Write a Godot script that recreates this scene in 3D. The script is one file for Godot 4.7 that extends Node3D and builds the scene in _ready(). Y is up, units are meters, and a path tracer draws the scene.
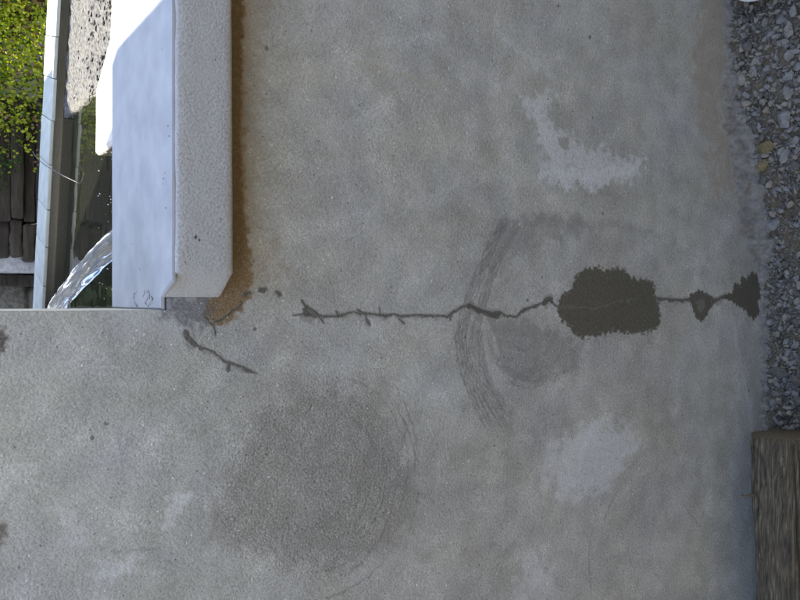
extends Node3D

# A concrete fountain trough with a cracked front wall, seen from close by with the camera held on its side.
const RIM := 0.9625        # top of the low wall
const WATER := 0.938
const TX0 := -0.85         # area of the front wall that its texture covers, metres
const TY0 := -0.15
const TW := 1.70
const TH := 1.50
const RES := 1200.0

var rng := RandomNumberGenerator.new()
var used := {}
var M := {}
var n_low := FastNoiseLite.new()
var n_mid := FastNoiseLite.new()
var n_fine := FastNoiseLite.new()

# ------------------------------------------------------------------ helpers
func numbered(called: String) -> String:
	var k: int = used.get(called, 0)
	used[called] = k + 1
	return called if k == 0 else "%s_%03d" % [called, k]

func tag(o: Node3D, label: String, category: String, group := "") -> void:
	o.set_meta("label", label)
	o.set_meta("category", category)
	if group != "":
		o.set_meta("group", group)

func thing(called: String, at: Vector3, label: String, category: String, group := "") -> Node3D:
	var o := Node3D.new()
	o.name = numbered(called)
	o.position = at
	add_child(o, true)
	tag(o, label, category, group)
	return o

func part(called: String, mesh: Mesh, mat: Material, parent: Node, at := Vector3.ZERO) -> MeshInstance3D:
	var o := MeshInstance3D.new()
	o.name = called if parent != self else numbered(called)
	o.mesh = mesh
	o.material_override = mat
	o.position = at
	parent.add_child(o, true)
	return o

func noise(seed_: int, freq: float, oct := 3) -> FastNoiseLite:
	var n := FastNoiseLite.new()
	n.seed = seed_
	n.noise_type = FastNoiseLite.TYPE_SIMPLEX_SMOOTH
	n.frequency = freq
	n.fractal_octaves = oct
	return n

func quad(st: SurfaceTool, a: Vector3, b: Vector3, c: Vector3, d: Vector3) -> void:
	for p in [a, b, c, a, c, d]:
		st.set_uv(Vector2(p.x, p.y))
		st.add_vertex(p)

# a grid of points (rows of equal length) turned into smooth faces
func sheet(st: SurfaceTool, rows: Array, uv = null) -> void:
	for j in rows.size() - 1:
		var r0: PackedVector3Array = rows[j]
		var r1: PackedVector3Array = rows[j + 1]
		for i in r0.size() - 1:
			for p in [r0[i], r1[i], r1[i + 1], r0[i], r1[i + 1], r0[i + 1]]:
				if uv != null:
					st.set_uv(uv.call(p))
				else:
					st.set_uv(Vector2(p.x, p.z))
				st.add_vertex(p)

func done(st: SurfaceTool) -> ArrayMesh:
	st.index()
	st.generate_normals()
	return st.commit()

# a prism over a polygon (x, z) with a bevelled, slightly uneven top edge
func prism(pts: Array, y0: float, y1: float, bevel: float, rough := 0.0, seed_ := 1) -> ArrayMesh:
	var st := SurfaceTool.new()
	st.begin(Mesh.PRIMITIVE_TRIANGLES)
	var nz := noise(seed_, 9.0, 3)
	var fine: Array[Vector2] = []
	for i in pts.size():
		var a: Vector2 = pts[i]
		var b: Vector2 = pts[(i + 1) % pts.size()]
		var k := maxi(1, int(a.distance_to(b) / 0.02)) if rough > 0.0 else 1
		for j in k:
			fine.append(a.lerp(b, float(j) / k))
	var c := Vector2.ZERO
	for p in fine:
		c += p / fine.size()
	var poly := PackedVector2Array()
	var inner := PackedVector2Array()
	for p in fine:
		var q: Vector2 = p + (p - c).normalized() * rough * nz.get_noise_2d(p.x * 8.0, p.y * 8.0)
		poly.append(q)
		inner.append(q - (q - c).normalized() * bevel)
	var n := poly.size()
	st.set_smooth_group(-1)
	for i in n:
		var j := (i + 1) % n
		var a := poly[i]
		var b := poly[j]
		var ai := inner[i]
		var bi := inner[j]
		quad(st, Vector3(a.x, y0, a.y), Vector3(b.x, y0, b.y), Vector3(b.x, y1 - bevel, b.y), Vector3(a.x, y1 - bevel, a.y))
		quad(st, Vector3(a.x, y1 - bevel, a.y), Vector3(b.x, y1 - bevel, b.y), Vector3(bi.x, y1, bi.y), Vector3(ai.x, y1, ai.y))
	var tri := Geometry2D.triangulate_polygon(inner)
	for k in tri:
		st.set_uv(inner[k])
		st.add_vertex(Vector3(inner[k].x, y1, inner[k].y))
	st.generate_normals()
	return st.commit()

# a bevelled box whose faces are split and pushed about by noise (hand-made edges)
func rough_box(size: Vector3, cell: float, amp: float, bevel: float, seed_: int) -> ArrayMesh:
	var st := SurfaceTool.new()
	st.begin(Mesh.PRIMITIVE_TRIANGLES)
	var nz := noise(seed_, 6.0, 3)
	var h := size * 0.5
	var core := h - Vector3.ONE * bevel
	var axes := [[Vector3.RIGHT, Vector3.UP, Vector3.BACK], [Vector3.BACK, Vector3.UP, Vector3.LEFT], [Vector3.LEFT, Vector3.UP, Vector3.FORWARD], [Vector3.FORWARD, Vector3.UP, Vector3.RIGHT], [Vector3.RIGHT, Vector3.FORWARD, Vector3.UP], [Vector3.RIGHT, Vector3.BACK, Vector3.DOWN]]
	for ax in axes:
		var u: Vector3 = ax[0]
		var v: Vector3 = ax[1]
		var w: Vector3 = ax[2]
		var lu := absf(u.dot(size))
		var lv := absf(v.dot(size))
		var us := steps(lu, cell, bevel)
		var vs := steps(lv, cell, bevel)
		var rows := []
		for b in vs:
			var row := PackedVector3Array()
			for a in us:
				var p: Vector3 = u * a + v * b + w * absf(w.dot(h))
				var q := Vector3(clampf(p.x, -core.x, core.x), clampf(p.y, -core.y, core.y), clampf(p.z, -core.z, core.z))
				var dir := (p - q).normalized()
				var r := q + dir * bevel
				r += dir * amp * nz.get_noise_3d(r.x * 10.0, r.y * 10.0, r.z * 10.0)
				row.append(r)
			rows.append(row)
		rows.reverse()
		sheet(st, rows)
	return done(st)

func steps(length: float, cell: float, bevel: float) -> PackedFloat32Array:
	var out := PackedFloat32Array([-length * 0.5])
	var a := -length * 0.5 + bevel
	out.append(a - bevel * 0.4)
	var n := maxi(1, int(round((length - 2.0 * bevel) / cell)))
	for i in n + 1:
		out.append(a + (length - 2.0 * bevel) * i / n)
	out.append(length * 0.5 - bevel * 0.6)
	out.append(length * 0.5)
	return out

# a tube along points; radius and shape from callables
func tube(path: PackedVector3Array, radius: Callable, sides: int, cap_ends := true) -> ArrayMesh:
	var st := SurfaceTool.new()
	st.begin(Mesh.PRIMITIVE_TRIANGLES)
	var rows := []
	var side := Vector3.ZERO
	for i in path.size():
		var t := (path[mini(i + 1, path.size() - 1)] - path[maxi(i - 1, 0)]).normalized()
		var up := Vector3.UP if absf(t.y) < 0.95 else Vector3.RIGHT
		if side != Vector3.ZERO:
			up = side
		var s := t.cross(up).cross(t).normalized()
		side = s
		var b := t.cross(s)
		var row := PackedVector3Array()
		for k in sides + 1:
			var a := TAU * (k % sides) / sides
			var r: float = radius.call(float(i) / (path.size() - 1), a)
			row.append(path[i] + (s * cos(a) + b * sin(a)) * r)
		rows.append(row)
	sheet(st, rows)
	if cap_ends:
		for e in [0, rows.size() - 1]:
			var row: PackedVector3Array = rows[e]
			for k in sides:
				var tri := [path[e], row[k], row[k + 1]] if e == 0 else [path[e], row[k + 1], row[k]]
				for p in tri:
					st.set_uv(Vector2(p.x, p.y))
					st.add_vertex(p)
	st.index()
	st.generate_normals()
	return st.commit()

# ------------------------------------------------------------------ the print of the front wall
var TN := 0
var tw := 0
var th := 0
var cr := PackedFloat32Array()
var cg := PackedFloat32Array()
var cb := PackedFloat32Array()
var ht := PackedFloat32Array()
var ro := PackedFloat32Array()

func noise_bytes(seed_: int, freq: float, oct: int, w: int, h: int, type := FastNoiseLite.TYPE_SIMPLEX_SMOOTH) -> PackedByteArray:
	var n := noise(seed_, freq, oct)
	n.noise_type = type
	var im := n.get_image(w, h, false, false, true)
	im.convert(Image.FORMAT_L8)
	return im.get_data()

func scaled_noise(seed_: int, freq: float, oct: int, div: int) -> PackedByteArray:
	var n := noise(seed_, freq * div, oct)
	var im := n.get_image(tw / div + 2, th / div + 2, false, false, true)
	im.convert(Image.FORMAT_L8)
	im.resize(tw, th, Image.INTERPOLATE_CUBIC)
	return im.get_data()

func blend(k: int, c: Color, f: float) -> void:
	cr[k] = lerpf(cr[k], c.r8, f)
	cg[k] = lerpf(cg[k], c.g8, f)
	cb[k] = lerpf(cb[k], c.b8, f)

# a stain bounded by an outline in wall metres: ragged by `rag` metres, softened over `soft`,
# broken up by grain (0 = solid, 1 = only on the high grains)
func stain(pts: Array, c: Color, strength: float, rag: float, soft: float, grain := 0.3, freq := 60.0, wet := 0.0, deep := 0.0) -> void:
	var nz := noise(int(absf(pts[0].x * 1000.0)) + 7, freq, 4)
	var ng := noise(91, 420.0, 3)
	var lo: Vector2 = pts[0]
	var hi: Vector2 = pts[0]
	for p in pts:
		lo = lo.min(p)
		hi = hi.max(p)
	var pad := rag + soft
	var i0 := clampi(int((lo.x - pad - TX0) * RES), 0, tw - 1)
	var i1 := clampi(int((hi.x + pad - TX0) * RES), 0, tw - 1)
	var j0 := clampi(int((TY0 + TH - hi.y - pad) * RES), 0, th - 1)
	var j1 := clampi(int((TY0 + TH - lo.y + pad) * RES), 0, th - 1)
	var n := pts.size()
	for j in range(j0, j1 + 1):
		var y := TY0 + TH - j / RES
		for i in range(i0, i1 + 1):
			var x := TX0 + i / RES
			var best := 1e9
			var inside := false
			var q: Vector2 = pts[n - 1]
			for e in n:
				var p: Vector2 = pts[e]
				if (p.y > y) != (q.y > y) and x < (q.x - p.x) * (y - p.y) / (q.y - p.y) + p.x:
					inside = not inside
				var dx := q.x - p.x
				var dy := q.y - p.y
				var t := clampf(((x - p.x) * dx + (y - p.y) * dy) / (dx * dx + dy * dy), 0.0, 1.0)
				var ex := p.x + dx * t - x
				var ey := p.y + dy * t - y
				best = minf(best, ex * ex + ey * ey)
				q = p
			var d := sqrt(best) * (1.0 if inside else -1.0)
			if d < -pad:
				continue
			d += rag * nz.get_noise_2d(x, y) * 1.6
			var f := smoothstep(-soft, soft, d)
			if f <= 0.0:
				continue
			if grain > 0.0:
				f *= clampf(1.0 - grain + grain * 2.2 * (0.5 + ng.get_noise_2d(x, y) + 0.5 * nz.get_noise_2d(x * 1.7, y * 1.7)), 0.0, 1.15)
			var k := j * tw + i
			blend(k, c, clampf(strength * f, 0.0, 1.0))
			ro[k] = lerpf(ro[k], 0.62, clampf(wet * f, 0.0, 1.0))
			ht[k] -= deep * f

# a line in wall metres, `width` metres across, ragged
func stroke(pts: Array, width: float, c: Color, strength: float, rag := 0.4, soft := 0.0008, grain := 0.2, deep := 0.0, freq := 90.0) -> void:
	var nz := noise(int(absf(pts[0].y * 3000.0)) + 3, freq, 4)
	var ng := noise(57, 420.0, 3)
	var lo: Vector2 = pts[0]
	var hi: Vector2 = pts[0]
	for p in pts:
		lo = lo.min(p)
		hi = hi.max(p)
	var wob := minf(0.003, width * 2.0) if width < 0.01 else width * 0.3
	var pad := width * (0.5 + rag) + soft + wob
	var i0 := clampi(int((lo.x - pad - TX0) * RES), 0, tw - 1)
	var i1 := clampi(int((hi.x + pad - TX0) * RES), 0, tw - 1)
	var j0 := clampi(int((TY0 + TH - hi.y - pad) * RES), 0, th - 1)
	var j1 := clampi(int((TY0 + TH - lo.y + pad) * RES), 0, th - 1)
	for j in range(j0, j1 + 1):
		var y0 := TY0 + TH - j / RES
		for i in range(i0, i1 + 1):
			var x0 := TX0 + i / RES
			var nn := nz.get_noise_2d(x0, y0)
			var x := x0 + wob * nn
			var y := y0 + wob * nz.get_noise_2d(x0 + 3.0, y0)
			var best := 1e9
			var along := 0.0
			for e in pts.size() - 1:
				var p: Vector2 = pts[e]
				var q: Vector2 = pts[e + 1]
				var dx := q.x - p.x
				var dy := q.y - p.y
				var t := clampf(((x - p.x) * dx + (y - p.y) * dy) / (dx * dx + dy * dy), 0.0, 1.0)
				var ex := p.x + dx * t - x
				var ey := p.y + dy * t - y
				var dd := ex * ex + ey * ey
				if dd < best:
					best = dd
					along = (e + t) / (pts.size() - 1)
			var w := width * 0.5 * (1.0 + rag * 2.0 * nn) * smoothstep(-0.05, 0.06, along) * smoothstep(1.08, 0.9, along)
			var d := w - sqrt(best)
			if d < -soft:
				continue
			var f := smoothstep(-soft, soft, d)
			if grain > 0.0:
				f *= clampf(1.0 - grain + grain * 2.2 * (0.5 + ng.get_noise_2d(x, y)), 0.0, 1.1)
			var k := j * tw + i
			blend(k, c, clampf(strength * f, 0.0, 1.0))
			ht[k] -= deep * f

func wall_material() -> StandardMaterial3D:
	tw = int(TW * RES)
	th = int(TH * RES)
	TN = tw * th
	for a in [cr, cg, cb, ht, ro]:
		a.resize(TN)
	var big := scaled_noise(11, 0.0035, 3, 8)
	var mid := scaled_noise(12, 0.016, 4, 4)
	var tint := scaled_noise(13, 0.006, 3, 8)
	var bloom := scaled_noise(16, 0.011, 5, 3)
	var fine := noise_bytes(14, 0.62, 2, tw, th, FastNoiseLite.TYPE_VALUE)
	var grit := noise_bytes(15, 0.12, 3, tw, th)
	for k in TN:
		var f := fine[k] - 127.5
		var g := grit[k] - 127.5
		var b := big[k] - 127.5
		var m := mid[k] - 127.5
		var v := 165.0 + 0.06 * b + 0.10 * m + 0.05 * g + 0.13 * f
		var bl := clampf((bloom[k] - 150.0) / 60.0, 0.0, 1.0)
		v += bl * (9.0 + 0.08 * f)
		var t := (tint[k] - 127.5) * 0.016
		cr[k] = v + 1.0 + t
		cg[k] = v + 0.5 + t * 0.7
		cb[k] = v - 9.0 - t * 1.3
		ht[k] = 0.5 + f * 0.0013 + g * 0.0006 + m * 0.0005
		ro[k] = 0.93
	var lime := Color8(208, 209, 208)
	var damp := Color8(86, 83, 71)
	var crack := Color8(82, 80, 72)
	var sand := Color8(128, 125, 115)
	var swirl := Color8(112, 111, 104)
	# broad repairs, trowel work, a tan band and a paler patch
	stain([Vector2(-0.1484, 0.8791), Vector2(-0.1131, 0.8542), Vector2(-0.0997, 0.8091), Vector2(-0.1072, 0.7457), Vector2(-0.0937, 0.7189), Vector2(-0.1180, 0.7051), Vector2(-0.1560, 0.6770), Vector2(-0.2062, 0.6582), Vector2(-0.2556, 0.6523), Vector2(-0.2892, 0.6698), Vector2(-0.3010, 0.7120), Vector2(-0.3017, 0.7716), Vector2(-0.2838, 0.8332), Vector2(-0.2587, 0.8847), Vector2(-0.2388, 0.9098), Vector2(-0.2086, 0.9033), Vector2(-0.1786, 0.8924)], sand, 0.54, 0.016, 0.020, 0.6, 30.0, 0.0, 0.02)
	sandy_patch()
	stain([Vector2(0.1020, 0.5210), Vector2(0.1143, 0.4686), Vector2(0.1184, 0.3744), Vector2(0.1025, 0.3544), Vector2(0.0830, 0.4131), Vector2(0.0666, 0.4864), Vector2(0.0392, 0.5210), Vector2(0.0323, 0.5462), Vector2(0.0713, 0.5378)], swirl, 0.34, 0.012, 0.010, 0.55, 40.0)
	stain([Vector2(-0.0325, 0.5345), Vector2(-0.0240, 0.4864), Vector2(-0.0413, 0.4226), Vector2(-0.0638, 0.3644), Vector2(-0.0912, 0.3842), Vector2(-0.1118, 0.4412), Vector2(-0.1061, 0.4951), Vector2(-0.0783, 0.5244)], swirl, 0.40, 0.012, 0.010, 0.6, 40.0)
	stroke([Vector2(0.1032, 0.5004), Vector2(0.1086, 0.4504), Vector2(0.1108, 0.3842), Vector2(0.1082, 0.2706), Vector2(0.0978, 0.2030)], 0.012, swirl, 0.20, 0.6, 0.006, 0.6, 0.0, 50.0)
	for a in [[[Vector2(0.1080, 0.5081), Vector2(0.0714, 0.5345), Vector2(0.0282, 0.5577), Vector2(-0.0152, 0.5787), Vector2(-0.0442, 0.5866), Vector2(-0.0785, 0.5819), Vector2(-0.1148, 0.5674), Vector2(-0.1608, 0.5378)], 0.016, 0.50], [[Vector2(0.0983, 0.4916), Vector2(0.0589, 0.5210), Vector2(0.0155, 0.5428), Vector2(-0.0282, 0.5609), Vector2(-0.0638, 0.5674), Vector2(-0.1002, 0.5544), Vector2(-0.1325, 0.5345), Vector2(-0.1687, 0.5073)], 0.014, 0.42], [[Vector2(-0.0386, 0.5544), Vector2(-0.0772, 0.5511), Vector2(-0.1102, 0.5378), Vector2(-0.1377, 0.5159), Vector2(-0.1538, 0.4951)], 0.010, 0.42], [[Vector2(-0.0388, 0.5412), Vector2(-0.0675, 0.5345), Vector2(-0.0920, 0.5124), Vector2(-0.1074, 0.4721), Vector2(-0.1075, 0.4207), Vector2(-0.0912, 0.3842)], 0.009, 0.2]]:
		comb(a[0], a[1], swirl, a[2])
	trowel_arcs(Vector2(-0.0336, 0.4721), 0.030, 0.085, 11, 2.2, 5.2, swirl, 0.36)
	trowel_arcs(Vector2(-0.2023, 0.7868), 0.045, 0.150, 16, 2.6, 6.6, sand.darkened(0.16), 0.52)
	trowel_arcs(Vector2(-0.0415, 0.4131), 0.05, 0.13, 7, 0.2, 1.9, swirl, 0.16)
	stain([Vector2(0.6315, 0.1311), Vector2(0.6528, 0.0543), Vector2(0.4940, 0.0329), Vector2(0.3952, 0.0329), Vector2(0.2944, 0.0490), Vector2(0.2158, 0.0139), Vector2(0.1666, 0.0057), Vector2(0.1785, 0.0674), Vector2(0.2713, 0.1060), Vector2(0.3797, 0.1261), Vector2(0.4788, 0.1060)], Color8(148, 138, 120), 0.5, 0.02, 0.014, 0.5, 30.0)
	stain([Vector2(-0.0058, 1.0097), Vector2(0.0000, 0.9585), Vector2(-0.0310, 0.9172), Vector2(-0.0460, 0.9330), Vector2(-0.0348, 0.9734), Vector2(-0.0252, 1.0116)], Color8(174, 174, 171), 0.4, 0.012, 0.012, 0.4, 40.0)  # neutral paler patch beside the joint with the tall half
	# lime bloom
	stain([Vector2(0.2633, 0.4899), Vector2(0.2751, 0.4631), Vector2(0.2813, 0.4188), Vector2(0.2579, 0.4394), Vector2(0.2342, 0.4207), Vector2(0.2280, 0.3900), Vector2(0.2095, 0.3664), Vector2(0.2184, 0.3217), Vector2(0.2048, 0.2986), Vector2(0.2138, 0.2662), Vector2(0.2135, 0.2396), Vector2(0.1931, 0.2485), Vector2(0.1743, 0.2771), Vector2(0.1777, 0.2900), Vector2(0.1974, 0.2986), Vector2(0.1790, 0.3091), Vector2(0.1642, 0.3300), Vector2(0.1565, 0.3564), Vector2(0.1699, 0.3822), Vector2(0.1559, 0.3997), Vector2(0.1641, 0.4188), Vector2(0.1617, 0.4486), Vector2(0.1746, 0.4559), Vector2(0.1914, 0.4357), Vector2(0.2152, 0.4559), Vector2(0.2409, 0.4559), Vector2(0.2554, 0.4793)], lime, 0.62, 0.013, 0.008, 0.8, 55.0)
	stain([Vector2(0.1817, 0.4226), Vector2(0.1822, 0.3544), Vector2(0.1964, 0.3091), Vector2(0.2021, 0.2485), Vector2(0.1743, 0.2771), Vector2(0.1761, 0.3091), Vector2(0.1628, 0.3300), Vector2(0.1550, 0.3564), Vector2(0.1685, 0.3822), Vector2(0.1559, 0.3997), Vector2(0.1627, 0.4188)], lime, 0.65, 0.008, 0.004, 0.75, 90.0)
	stain([Vector2(-0.1895, 0.3978), Vector2(-0.1755, 0.3664), Vector2(-0.1775, 0.3091), Vector2(-0.1968, 0.2574), Vector2(-0.2211, 0.2530), Vector2(-0.2474, 0.2836), Vector2(-0.2725, 0.3175), Vector2(-0.2813, 0.3584), Vector2(-0.2700, 0.4207), Vector2(-0.2447, 0.4468), Vector2(-0.2125, 0.4431)], lime, 0.58, 0.016, 0.012, 0.8, 38.0)
	stain([Vector2(-0.3477, 0.4793), Vector2(-0.3401, 0.4613), Vector2(-0.3545, 0.4412), Vector2(-0.3843, 0.4282), Vector2(-0.4170, 0.4357), Vector2(-0.4048, 0.4934), Vector2(-0.3710, 0.4969)], lime, 0.40, 0.014, 0.010, 0.65, 50.0)
	stain([Vector2(-0.1983, 0.9555), Vector2(-0.1957, 0.9453), Vector2(-0.1999, 0.9288), Vector2(-0.2090, 0.9371), Vector2(-0.2230, 0.9453), Vector2(-0.2336, 0.9555), Vector2(-0.2303, 0.9635), Vector2(-0.2134, 0.9555)], lime, 0.50, 0.007, 0.005, 0.6, 80.0)
	stain([Vector2(-0.2674, 1.0300), Vector2(-0.2570, 1.0245), Vector2(-0.2525, 1.0069), Vector2(-0.2525, 0.9851), Vector2(-0.2659, 0.9870), Vector2(-0.2713, 1.0097), Vector2(-0.2788, 1.0209)], lime, 0.45, 0.010, 0.008, 0.6, 60.0)
	stain([Vector2(-0.2014, 1.0566), Vector2(-0.1967, 1.0434), Vector2(-0.2115, 1.0336), Vector2(-0.2331, 1.0354), Vector2(-0.2259, 1.0496)], lime, 0.30, 0.012, 0.010, 0.6, 60.0)
	stain([Vector2(0.2236, 0.4169), Vector2(0.2277, 0.4055), Vector2(0.2190, 0.3959), Vector2(0.2090, 0.3978), Vector2(0.2092, 0.4093), Vector2(0.2153, 0.4169)], Color8(140, 137, 126), 0.6, 0.002, 0.0015, 0.2, 90.0, 0.0, 0.1)
	stroke([Vector2(0.3443, 0.5124), Vector2(0.3331, 0.4864), Vector2(0.3243, 0.4668), Vector2(0.3096, 0.4319), Vector2(0.3005, 0.4016)], 0.009, lime, 0.34, 1.3, 0.004, 0.85, 0.0, 60.0)
	stroke([Vector2(0.2753, 0.7390), Vector2(0.2728, 0.7189), Vector2(0.2691, 0.6982), Vector2(0.2692, 0.6741), Vector2(0.2692, 0.6508), Vector2(0.2646, 0.6330), Vector2(0.2623, 0.6147)], 0.0065, Color8(168, 163, 146), 0.55, 0.7, 0.002, 0.5, 0.0, 70.0)
	for s in [[Vector2(0.2393, 0.7324), Vector2(0.2441, 0.7229), Vector2(0.2400, 0.7106), Vector2(0.2337, 0.7051), Vector2(0.2299, 0.7161)], [Vector2(0.3426, 0.7270), Vector2(0.3454, 0.7134), Vector2(0.3410, 0.6940), Vector2(0.3340, 0.6996), Vector2(0.3366, 0.7161)], [Vector2(0.3364, 0.6625), Vector2(0.3411, 0.6508), Vector2(0.3354, 0.6419), Vector2(0.3308, 0.6538)]]:
		stain(s, Color8(170, 168, 160), 0.5, 0.004, 0.002, 0.4, 80.0)
	stroke([Vector2(-0.0581, 0.0139), Vector2(-0.1171, -0.0054), Vector2(-0.1685, -0.0222), Vector2(-0.2201, -0.0336)], 0.009, lime, 0.26, 1.2, 0.004, 0.9, 0.0, 60.0)
	stroke([Vector2(0.0000, 0.0329), Vector2(-0.0498, 0.0139), Vector2(-0.0832, 0.0084)], 0.006, lime, 0.24, 1.2, 0.003, 0.9, 0.0, 60.0)
	for s in [[Vector2(-0.3417, 0.3544), Vector2(-0.3698, 0.3564), Vector2(-0.4129, 0.3544)], [Vector2(-0.3176, 0.3258), Vector2(-0.2977, 0.3133), Vector2(-0.2805, 0.3007)], [Vector2(-0.3123, 0.1556), Vector2(-0.3394, 0.1311), Vector2(-0.3639, 0.1060)], [Vector2(-0.2439, 1.0116), Vector2(-0.2462, 0.9927), Vector2(-0.2483, 0.9635)]]:
		stroke(s, 0.0022, Color8(116, 114, 108), 0.34, 0.8, 0.0016, 0.7)
	# rust-brown run-off below the coping and round its end
	stain([Vector2(0.5252, 0.8924), Vector2(0.5385, 0.8542), Vector2(0.3245, 0.8472), Vector2(0.2369, 0.8542), Vector2(0.1503, 0.8588), Vector2(0.0756, 0.8496), Vector2(0.0349, 0.8332), Vector2(0.0109, 0.8426), Vector2(0.0053, 0.8679), Vector2(0.0158, 0.8902)], Color8(146, 134, 112), 0.42, 0.016, 0.014, 0.7, 45.0)
	stain([Vector2(0.5870, 0.8957), Vector2(0.5947, 0.8758), Vector2(0.3186, 0.8758), Vector2(0.2124, 0.8758), Vector2(0.1064, 0.8735), Vector2(0.0533, 0.8690), Vector2(0.0321, 0.8656), Vector2(0.0085, 0.8679), Vector2(-0.0106, 0.8758), Vector2(-0.0231, 0.8924), Vector2(-0.0291, 0.9087), Vector2(-0.0165, 0.9183), Vector2(0.0010, 0.9172), Vector2(0.0199, 0.8957)], Color8(126, 104, 72), 0.92, 0.004, 0.003, 0.35, 70.0)
	stroke([Vector2(0.4470, 0.8724), Vector2(0.3193, 0.8724), Vector2(0.2551, 0.8747), Vector2(0.1910, 0.8769), Vector2(0.1381, 0.8758), Vector2(0.0851, 0.8735)], 0.005, Color8(168, 156, 134), 0.6, 0.5, 0.0016, 0.4, -0.08)
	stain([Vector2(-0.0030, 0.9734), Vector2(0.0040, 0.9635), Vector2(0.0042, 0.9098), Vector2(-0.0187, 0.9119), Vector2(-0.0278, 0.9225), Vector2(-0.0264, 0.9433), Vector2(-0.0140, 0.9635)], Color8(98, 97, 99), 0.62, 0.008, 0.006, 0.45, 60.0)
	stain([Vector2(-0.0234, 1.1118), Vector2(-0.0271, 1.1037), Vector2(-0.0380, 1.1013), Vector2(-0.0469, 1.1054), Vector2(-0.0485, 1.1118)], Color8(82, 76, 70), 0.8, 0.003, 0.003, 0.3, 80.0)
	stain([Vector2(-0.2015, 1.1102), Vector2(-0.2007, 1.1037), Vector2(-0.2100, 1.1021), Vector2(-0.2209, 1.1070), Vector2(-0.2158, 1.1102)], Color8(96, 88, 80), 0.7, 0.004, 0.003, 0.3, 80.0)
	# damp that the crack lets through
	stain([Vector2(-0.0096, 0.4207), Vector2(0.0042, 0.4120), Vector2(0.0140, 0.3939), Vector2(0.0294, 0.3881), Vector2(0.0424, 0.3704), Vector2(0.0479, 0.3392), Vector2(0.0419, 0.3258), Vector2(0.0468, 0.2964), Vector2(0.0442, 0.2814), Vector2(0.0361, 0.2727), Vector2(0.0299, 0.2530), Vector2(0.0303, 0.2214), Vector2(0.0228, 0.2146), Vector2(0.0084, 0.2146), Vector2(-0.0015, 0.2053), Vector2(-0.0367, 0.2019), Vector2(-0.0450, 0.2146), Vector2(-0.0510, 0.2429), Vector2(-0.0486, 0.2825), Vector2(-0.0452, 0.3070), Vector2(-0.0518, 0.3341), Vector2(-0.0536, 0.3754), Vector2(-0.0462, 0.3881), Vector2(-0.0377, 0.3930), Vector2(-0.0305, 0.4103)], damp, 0.94, 0.0045, 0.0030, 0.20, 110.0, 0.8)
	stain([Vector2(0.0000, 0.1335), Vector2(0.0101, 0.1286), Vector2(0.0159, 0.1086), Vector2(0.0103, 0.0920), Vector2(0.0081, 0.0779), Vector2(-0.0042, 0.0687), Vector2(-0.0145, 0.0804), Vector2(-0.0289, 0.0907), Vector2(-0.0352, 0.1010), Vector2(-0.0302, 0.1149), Vector2(-0.0158, 0.1236)], damp, 0.90, 0.003, 0.0014, 0.08, 110.0, 0.8)
	stain([Vector2(0.0033, 0.0450), Vector2(0.0132, 0.0207), Vector2(0.0282, 0.0139), Vector2(0.0257, -0.0015), Vector2(0.0393, -0.0015), Vector2(0.0353, -0.0166), Vector2(0.0473, -0.0293), Vector2(0.0444, -0.0566), Vector2(0.0248, -0.0566), Vector2(0.0052, -0.0682), Vector2(-0.0256, -0.0551), Vector2(-0.0339, -0.0364), Vector2(-0.0168, -0.0110), Vector2(-0.0066, 0.0139)], damp, 0.92, 0.004, 0.0014, 0.08, 120.0, 0.8)
	stain([Vector2(-0.0032, 0.1161), Vector2(0.0016, 0.0984), Vector2(-0.0096, 0.0907), Vector2(-0.0208, 0.1010), Vector2(-0.0159, 0.1136)], Color8(128, 126, 118), 0.6, 0.002, 0.003, 0.4, 110.0)
	stroke([Vector2(-0.0097, 0.4150), Vector2(-0.0098, 0.3842), Vector2(-0.0129, 0.3484), Vector2(-0.0087, 0.3217), Vector2(-0.0015, 0.2922), Vector2(0.0015, 0.2530)], 0.003, Color8(112, 110, 101), 0.7, 0.6, 0.001, 0.4)
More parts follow.
